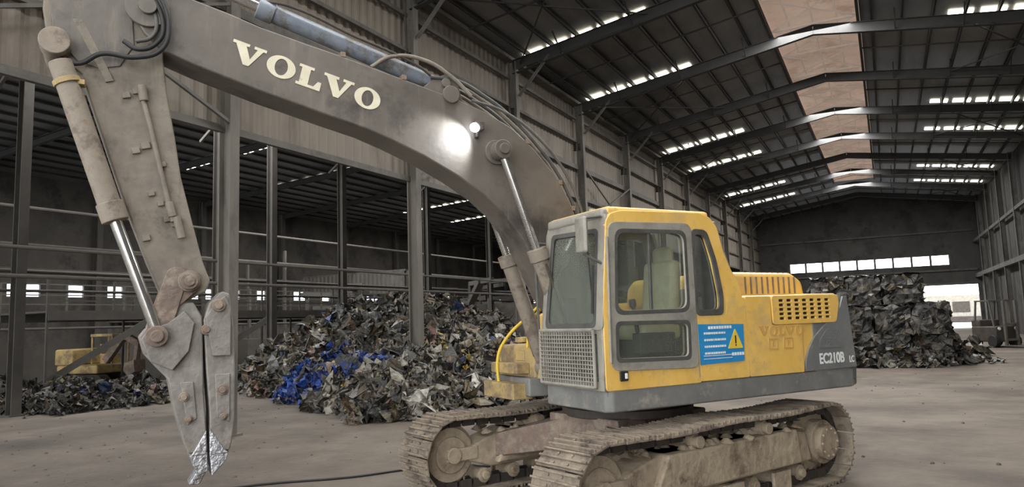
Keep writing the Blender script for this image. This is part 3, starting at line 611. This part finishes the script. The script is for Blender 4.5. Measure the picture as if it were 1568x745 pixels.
pane('rear_side_glass',[(.12,1.33,2.72),(-.06,1.33,2.72),(-.2,1.33,2.2),(-.2,1.33,1.92),(.12,1.33,1.92)],'glass')
b=MB();b.beam((.66,1.335,2.72),(.68,1.335,1.95),.025,.03);E(b,'sliding_window_bar','gasket',.003)
b=MB();b.b2((1.11,1.36,1.33),(1.02,1.38,1.42));E(b,'door_handle','black',.008)
b=MB();b.b2((1.06,1.375,1.35),(1.03,1.385,1.40));E(b,'door_latch','white',.004)
b=MB();b.cyl((1.21,1.38,1.5),(1.19,1.38,2.65),.012,10);b.beam((.14,1.355,1.3),(.14,1.355,2.75),.01,.01);E(b,'door_rail','cabgrey',0)
w1r=rnd([(1.12,2.75),(-.1,2.78),(-.2,2.1),(-.2,1.9),(1.16,1.8)],.08)
plate('cab_side_right',rnd([(x,z) for x,z in CO[:12]]+[(-.5,1.255)],.03,3),[w1r],M['cabgrey'],EX,(0,.32,0),SIDE,.03,.008)
pane('right_side_glass',[(1.15,.325,2.78),(-.12,.325,2.8),(-.22,.325,1.8),(1.18,.325,1.75)],'glass')
tilt=.10
def front(name,outer,holes,mat,x,z,th,bev,rx=0):
    o=plate(name,outer,holes,mat,EX,(x,0,z),(pi/2,0,pi/2),th,bev)
    o.rotation_euler=(Matrix.Rotation(-rx,4,'Y')@Matrix.Rotation(pi/2,4,'Z')@Matrix.Rotation(pi/2,4,'X')).to_euler();return o
front('cab_front_upper',rnd([(.30,0),(1.35,0),(1.34,1.05),(1.28,1.1),(.4,1.1),(.32,1.05)],.04),[rnd([(.38,.03),(1.25,.03),(1.23,.94),(.42,.97)],.06)],M['cabgrey'],1.255,1.80,.03,.008,tilt)
pane('windshield_glass',[(1.25,.36,1.81),(1.25,1.27,1.81),(1.25-.098,1.27,2.79),(1.25-.098,.36,2.79)],'glassdusty')
front('windshield_gasket',rnd([(.37,.02),(1.26,.02),(1.24,.95),(.41,.98)],.06),[rnd([(.41,.06),(1.22,.06),(1.2,.91),(.45,.94)],.06)],M['gasket'],1.272,1.80,.01,.003,tilt)
front('cab_front_lower',[(.3,1.255),(1.34,1.255),(1.34,1.82),(.3,1.82)],[[(.36,1.32),(1.27,1.32),(1.27,1.77),(.36,1.77)]],M['cabgrey'],1.25,0,.03,.008)
pane('lower_front_glass',[(1.24,.34,1.3),(1.24,1.3,1.3),(1.24,1.3,1.8),(1.24,.34,1.8)],'glassdusty')
b=MB()
for i in range(22):
    y=.33+i*.0438;b.cyl((1.31,y,1.29),(1.31,y,1.79),.006,6)
for i in range(14):
    z=1.29+i*.0385;b.cyl((1.318,.33,z),(1.318,1.25,z),.006,6)
for p1,p2 in (((1.31,.32,1.28),(1.31,1.26,1.28)),((1.31,.32,1.8),(1.31,1.26,1.8)),((1.31,.32,1.28),(1.31,.32,1.8)),((1.31,1.26,1.28),(1.31,1.26,1.8))): b.cyl(p1,p2,.016,8)
E(b,'front_guard_grille','cabgrey',0)
b=MB();b.b2((1.14,.31,2.86),(-.14,1.33,2.95));E(b,'cab_roof','yellow',.035)
b=MB();b.b2((1.19,.34,2.83),(1.05,1.32,2.93));E(b,'cab_visor','cabgrey',.03)
b=MB();b.cyl((.1,.7,2.95),(.1,.7,3.0),.03);b.cyl((-.05,.9,2.95),(-.05,.9,2.98),.04);b.cyl((1.0,.9,2.95),(1.0,.9,2.99),.03);E(b,'roof_fittings','cabgrey',.004)
b=MB();b.b2((-.46,.33,1.26),(-.42,1.32,2.2));b.beam((-.44,.35,2.2),(-.2,.35,2.85),.05,.05);b.beam((-.44,1.3,2.2),(-.2,1.3,2.85),.05,.05);E(b,'cab_rear','cabgrey',.01)
b=MB();b.b2((-.44,.34,1.2),(1.22,1.32,1.28));E(b,'cab_floor','ctrl',0)
b=MB();b.box((.35,.85,1.75),(.5,.5,.16));b.box((.14,.85,2.12),(.14,.48,.72),Matrix.Rotation(-.12,3,'Y'));b.box((.08,.85,2.53),(.1,.28,.2));E(b,'operator_seat','seat',.05)
b=MB();b.box((.3,.85,1.47),(.4,.4,.38));b.box((.5,.52,1.7),(.5,.16,.3));b.box((.5,1.14,1.65),(.45,.12,.2));b.cyl((.7,.52,1.85),(.74,.52,2.08),.02);b.cyl((.7,1.14,1.75),(.74,1.14,2.02),.02);b.cyl((.98,.75,1.3),(1.0,.75,1.9),.015);b.cyl((.98,.9,1.3),(1.0,.9,1.9),.015);b.box((1.0,.42,1.95),(.12,.1,.35));b.cyl((.74,.52,2.05),(.75,.52,2.14),.035,12);b.cyl((.74,1.14,2.0),(.75,1.14,2.08),.035,12);E(b,'cab_controls','ctrl',.015)
b=MB();b.cyl((1.22,1.1,2.6),(1.27,1.22,2.1),.008,6);b.cyl((1.235,1.2,2.4),(1.28,1.22,1.95),.01,6);E(b,'wiper','black',0)
b=MB();b.box((1.36,1.22,2.68),(.05,.17,.34));E(b,'mirror','cabgrey',.03)
b=MB();b.cyl((1.2,1.3,2.85),(1.36,1.24,2.83),.012,8);b.cyl((1.2,1.32,2.4),(1.36,1.24,2.5),.012,8);b.cyl((1.31,.3,1.8),(1.33,.3,2.7),.014,8);b.cyl((1.2,.31,2.7),(1.33,.3,2.7),.014,8);E(b,'mirror_bracket','gasket',0)
b=MB();b.b2((.95,-1.33,1.12),(.35,-.42,1.62));E(b,'tool_box','yellowdirty',.04)
b=MB();b.b2((.35,-1.34,1.26),(-.54,-.36,2.0));E(b,'fuel_tank','yellow',.05)
b=MB();b.b2((1.2,-1.25,1.02),(.95,-.5,1.2));b.b2((1.12,-1.2,1.3),(.95,-.55,1.42));b.cyl((1.0,-.62,1.66),(1.0,-.62,1.72),.08,16);b.box((.955,-.75,1.5),(.02,.2,.12));E(b,'step_box','yellowdirty',.03)
b=MB();b.b2((-.54,-.34,1.26),(.1,.28,1.7));E(b,'hydraulic_valve_block','darkmetal',.03)
tube('handrail_right',[(1.12,-1.0,1.12),(1.12,-1.0,1.5),(1.02,-1.0,1.68),(.7,-1.0,1.95),(.3,-1.0,2.2),(-.1,-1.0,2.22),(-.15,-1.0,2.0)],.018,M['warnyellow'],EX)
tube('handrail_inner',[(1.0,-.5,1.6),(.95,-.5,1.85),(.75,-.5,2.1),(.6,-.5,2.3)],.018,M['warnyellow'],EX)
# ---- undercarriage
UC=empty('undercarriage',(0,0,0),.6408-.5027,EX)
Rr=.405;XC=1.70;ZC=.445
def path(s):
    Ls=2*XC;La=pi*Rr;tot=2*Ls+2*La;s%=tot
    if s<Ls:
        x=-XC+s;return (x,ZC+Rr-.022*(1-cos(2*pi*(x+XC)/(2*XC)*2))*.5,0.)
    s-=Ls
    if s<La:a=pi/2-s/Rr;return (XC+Rr*cos(a),ZC+Rr*sin(a),-(s/Rr))
    s-=La
    if s<Ls:return (XC-s,ZC-Rr,-pi)
    s-=Ls;a=-pi/2-s/Rr;return (-XC+Rr*cos(a),ZC+Rr*sin(a),-pi-s/Rr)
tot=4*XC+2*pi*Rr;NS=49
for sgn,nm in ((1,'left'),(-1,'right')):
    yc=1.195*sgn;b=MB();bc=MB()
    for i in range(NS):
        x,z,a=path((i+.5)*tot/NS);R=Matrix.Rotation(-a,3,'Y');pl=tot/NS
        c=Vector((x,yc+random.uniform(-.008,.008),z))
        b.box(c,(pl*.95,.6,.02),R)
        for k in (-.38,0,.38): b.box(c+R@Vector((k*pl,0,.022)),(.018,.6,.03),R)
        for yy in (-.09,.09): bc.box(c+R@Vector((0,yy,-.06)),(pl*.8,.04,.09),R)
        for yy in (-.09,.09):
            for xx in (-.045,.045): b.cyl(c+R@Vector((xx,yy,.008)),c+R@Vector((xx,yy,.026)),.014,6)
        q=path((i+0)*tot/NS);bc.cyl((q[0],yc-.1,q[1]),(q[0],yc+.1,q[1]),.02,6)
    b.obj('track_shoes_'+nm,M['shoe'],UC,.003);bc.obj('track_chain_'+nm,M['darkmetal'],UC)
    b=MB()
    fr=[(-1.45,.28),(-1.35,.60),(-1.0,.66),(1.0,.66),(1.3,.58),(1.5,.50),(1.5,.36),(1.2,.26)]
    b.ext(fr,yc-.17,yc+.17);b.ext([(-1.15,.30),(-1.1,.66),(.95,.66),(1.15,.30)],yc-.24,yc+.24)
    for x in (-.55,.45): b.ext([(x-.12,.4),(x-.1,.74),(x+.1,.74),(x+.12,.4)],yc-.05,yc+.05)
    b.obj('track_frame_'+nm,M['mud'],UC,.025)
    b=MB()
    for i in range(7):
        x=-1.25+i*.42;b.cyl((x,yc-.14,.17),(x,yc+.14,.17),.085,16);b.cyl((x,yc-.18,.17),(x,yc+.18,.17),.05,12)
    for x in (-.6,.5): b.cyl((x,yc-.15,.72),(x,yc+.18,.72),.075,18);b.cyl((x,yc+.16,.72),(x,yc+.24,.72),.06,18)
    for i in range(3): b.box((-.8+i*.8,yc+.2*sgn,.16),(.3,.04,.2))
    b.obj('rollers_'+nm,M['mud'],UC,.008)
    b=MB();b.cyl((XC,yc-.1,ZC),(XC,yc+.1,ZC),.3,32);b.cyl((XC,yc-.04,ZC),(XC,yc+.04,ZC),.345,32);b.cyl((XC,yc-.2,ZC),(XC,yc+.2,ZC),.09,20)
    b.cyl((XC,yc-.13,ZC),(XC,yc+.13,ZC),.2,28);b.box((XC-.12,yc,ZC),(.4,.36,.14));b.obj('idler_'+nm,M['mud'],UC,.01)
    b=MB();tp=[]
    for i in range(42):
        a=2*pi*i/42;r=.355 if i%2 else .31;tp.append((-XC+r*cos(a),ZC+r*sin(a)))
    b.ext(tp,yc-.03,yc+.03);b.cyl((-XC,yc-.2,ZC),(-XC,yc+.17,ZC),.24,28);b.cyl((-XC,yc+.15*sgn,ZC),(-XC,yc+.24*sgn,ZC),.19,28)
    for i in range(10):
        a=2*pi*i/10;b.cyl((-XC+.15*cos(a),yc+.22*sgn,ZC+.15*sin(a)),(-XC+.15*cos(a),yc+.26*sgn,ZC+.15*sin(a)),.018,6)
    b.obj('drive_sprocket_'+nm,M['mud'],UC,.006)
    b=MB()
    for i in range(46):
        x=random.uniform(-1.3,1.3);s=random.uniform(.02,.06);y=yc+random.uniform(-.22,.22)
        b.cyl((x,y,.655),(x+random.uniform(-.02,.02),y,.655+s),s*1.6,7,s*.5)
    b.obj('caked_mud_'+nm,M['mud'],UC,0,True)
b=MB()
for sx in (1,-1):
    for sy in (1,-1):
        vs=[(sx*.25,sy*.5,.5),(sx*.6,sy*.2,.5),(sx*1.15,sy*1.05,.36),(sx*.65,sy*1.05,.36),(sx*.25,sy*.5,.86),(sx*.6,sy*.2,.84),(sx*1.15,sy*1.05,.62),(sx*.65,sy*1.05,.62)]
        b.add(vs,[(0,1,2,3),(4,5,6,7),(0,1,5,4),(1,2,6,5),(2,3,7,6),(3,0,4,7)])
b.plan([(.7,.55),(-.7,.55),(-.7,-.55),(.7,-.55)],.48,.86);b.obj('car_body',M['rust'],UC,.015)
# ------------------------------------------------ small excavator in the annex
def W(t,p): return (t*sin(BETA)+p*cos(BETA),t*cos(BETA)-p*sin(BETA),0)
SX=empty('mini_excavator',W(15.6,-24.8),-.3)
b=MB()
for y in (-.6,.6): b.ext(capsule((-.8,.3),(.8,.3),.28,.28),y-.18,y+.18)
b.obj('tracks',M['darkmetal'],SX,.02)
b=MB();b.b2((-1.0,-.75,.6),(.8,.75,.9));b.b2((-1.1,-.75,.9),(-.3,.75,1.45));b.obj('body',M['yellowdirty'],SX,.06)
b=MB()
for x in (-.25,.65):
    for y in (-.0,.7): b.beam((x,y,.9),(x,y,1.9),.06,.06)
b.b2((-.3,-.05,1.85),(.7,.75,1.95));b.b2((.0,.1,.9),(.4,.6,1.25));b.b2((-.02,.1,1.1),(.06,.6,1.6));b.obj('cab',M['yellowdirty'],SX,.02)
b=MB();b.beam((.7,-.3,1.0),(1.5,-.3,1.9),.2,.25);b.beam((1.45,-.3,1.9),(2.1,-.3,1.6),.18,.22);b.beam((2.1,-.3,1.65),(2.0,-.3,.9),.15,.18);b.ext([(1.75,.95),(2.15,1.05),(2.2,.65),(1.9,.5),(1.7,.7)],-.55,-.05);b.obj('boom_and_bucket',M['rust'],SX,.02)
FK=empty('forklift',W(39.6,4.3),0.1)
b=MB();b.b2((-.55,-.7,.25),(.55,.8,.95));b.b2((-.5,.3,.9),(.5,.85,1.25));b.obj('chassis',M['darkmetal'],FK,.06)
b=MB()
for x in (-.48,.48):
    b.beam((x,-.55,.9),(x,-.35,2.1),.07,.07);b.beam((x,.6,1.2),(x,.45,2.1),.07,.07);b.beam((x*.6,-.95,.1),(x*.6,-.95,2.1),.09,.12)
b.b2((-.52,-.4,2.08),(.52,.5,2.15));b.b2((-.35,-1.0,1.0),(.35,-.92,1.1));b.b2((-.35,-1.0,.3),(.35,-.92,.4));b.b2((-.3,-1.9,.06),(-.18,-1,.12));b.b2((.18,-1.9,.06),(.3,-1,.12));b.obj('mast_and_guard',M['steel'],FK,.01)
b=MB()
for x in (-.5,.5):
    for y in (-.5,.6): b.cyl((x-.12,y,.28),(x+.12,y,.28),.28,20)
b.obj('wheels',M['black'],FK,.02)
b=MB();b.cyl((-.4,-.72,.85),(-.4,-.75,.85),.07,12);b.cyl((.4,-.72,.85),(.4,-.75,.85),.07,12);b.obj('headlights',M['white'],FK)
OB=empty('outside_building')
b=MB();b.b2((-4,102,0),(22,108,3.3));b.obj('walls',M['cabgrey'],OB,rz=RZ)
b=MB()
for k in range(8): b.b2((-2+k*3,101.95,1.2),(-.2+k*3,102,2.5))
b.b2((-4,101.9,0),(22,101.95,.7)); b.obj('windows',M['darkmetal'],OB,rz=RZ)
tube('power_cable',[(-8.5,4.6,.015),(-7.6,5.6,.015),(-7.0,6.5,.015),(-6.2,7.2,.015),(-5.6,8.0,.015),(-4.2,8.6,.015)],.014,M['black'],None,RZ)
b=MB()
for i in range(700):
    t=random.uniform(4,26);p=random.uniform(-10.5,6) if i%3==0 else random.uniform(-18,-6.5)
    if sdist(t,p,poly)>0 : continue
    s=random.uniform(.01,.045);b.cyl((p,t,0),(p+s*.2,t,s*.5),s*.8,6,s*.4)
b.obj('floor_litter',M['dirt'],rz=RZ)
# ------------------------------------------------ light
w=bpy.data.worlds.new('World');S.world=w;w.use_nodes=True;bg=w.node_tree.nodes['Background'];bg.inputs[0].default_value=(.94,.97,1,1);bg.inputs[1].default_value=5.0
def area(name,t,p,z,sx,sy,e,col=(1,1,1)):
    l=bpy.data.lights.new(name,'AREA');l.shape='RECTANGLE';l.size=sx;l.size_y=sy;l.energy=e;l.color=col
    o=bpy.data.objects.new(name,l);q=W(t,p);o.location=(q[0],q[1],z);o.rotation_euler=(0,0,RZ);link(o)
for t,e in ((3,1000),(15,1500),(27,2000),(42,2400),(60,2400)):
    area('roof_fill',t,-1.6,12.05,2.6,8,e)  # added fill lamps below the ridge, brighten the main hall
area('annex_fill',14,-20,9.0,6,8,1000);area('annex_fill',26,-23,9.0,6,10,1300);area('annex_fill',42,-23,9.0,6,12,1200)  # added fill lamps to brighten the annex, not real fixtures
# ------------------------------------------------ camera
cd=bpy.data.cameras.new('camera');cd.sensor_width=36;cd.lens=1088.0081/1568*36;cd.clip_end=500
co=bpy.data.objects.new('camera',cd);link(co)
pi_,ro,h=.1092,.0335,1.903
fw=Vector((0,cos(pi_),sin(pi_)));up0=Vector((0,-sin(pi_),cos(pi_)));r0=Vector((1,0,0));up=up0*cos(ro)+r0*sin(ro);r=r0*cos(ro)-up0*sin(ro)
Mx=Matrix((r,up,-fw)).transposed().to_4x4();Mx.translation=Vector((0,0,h));co.matrix_world=Mx
S.camera=co
S.view_settings.view_transform='Standard'
S.view_settings.exposure=.12
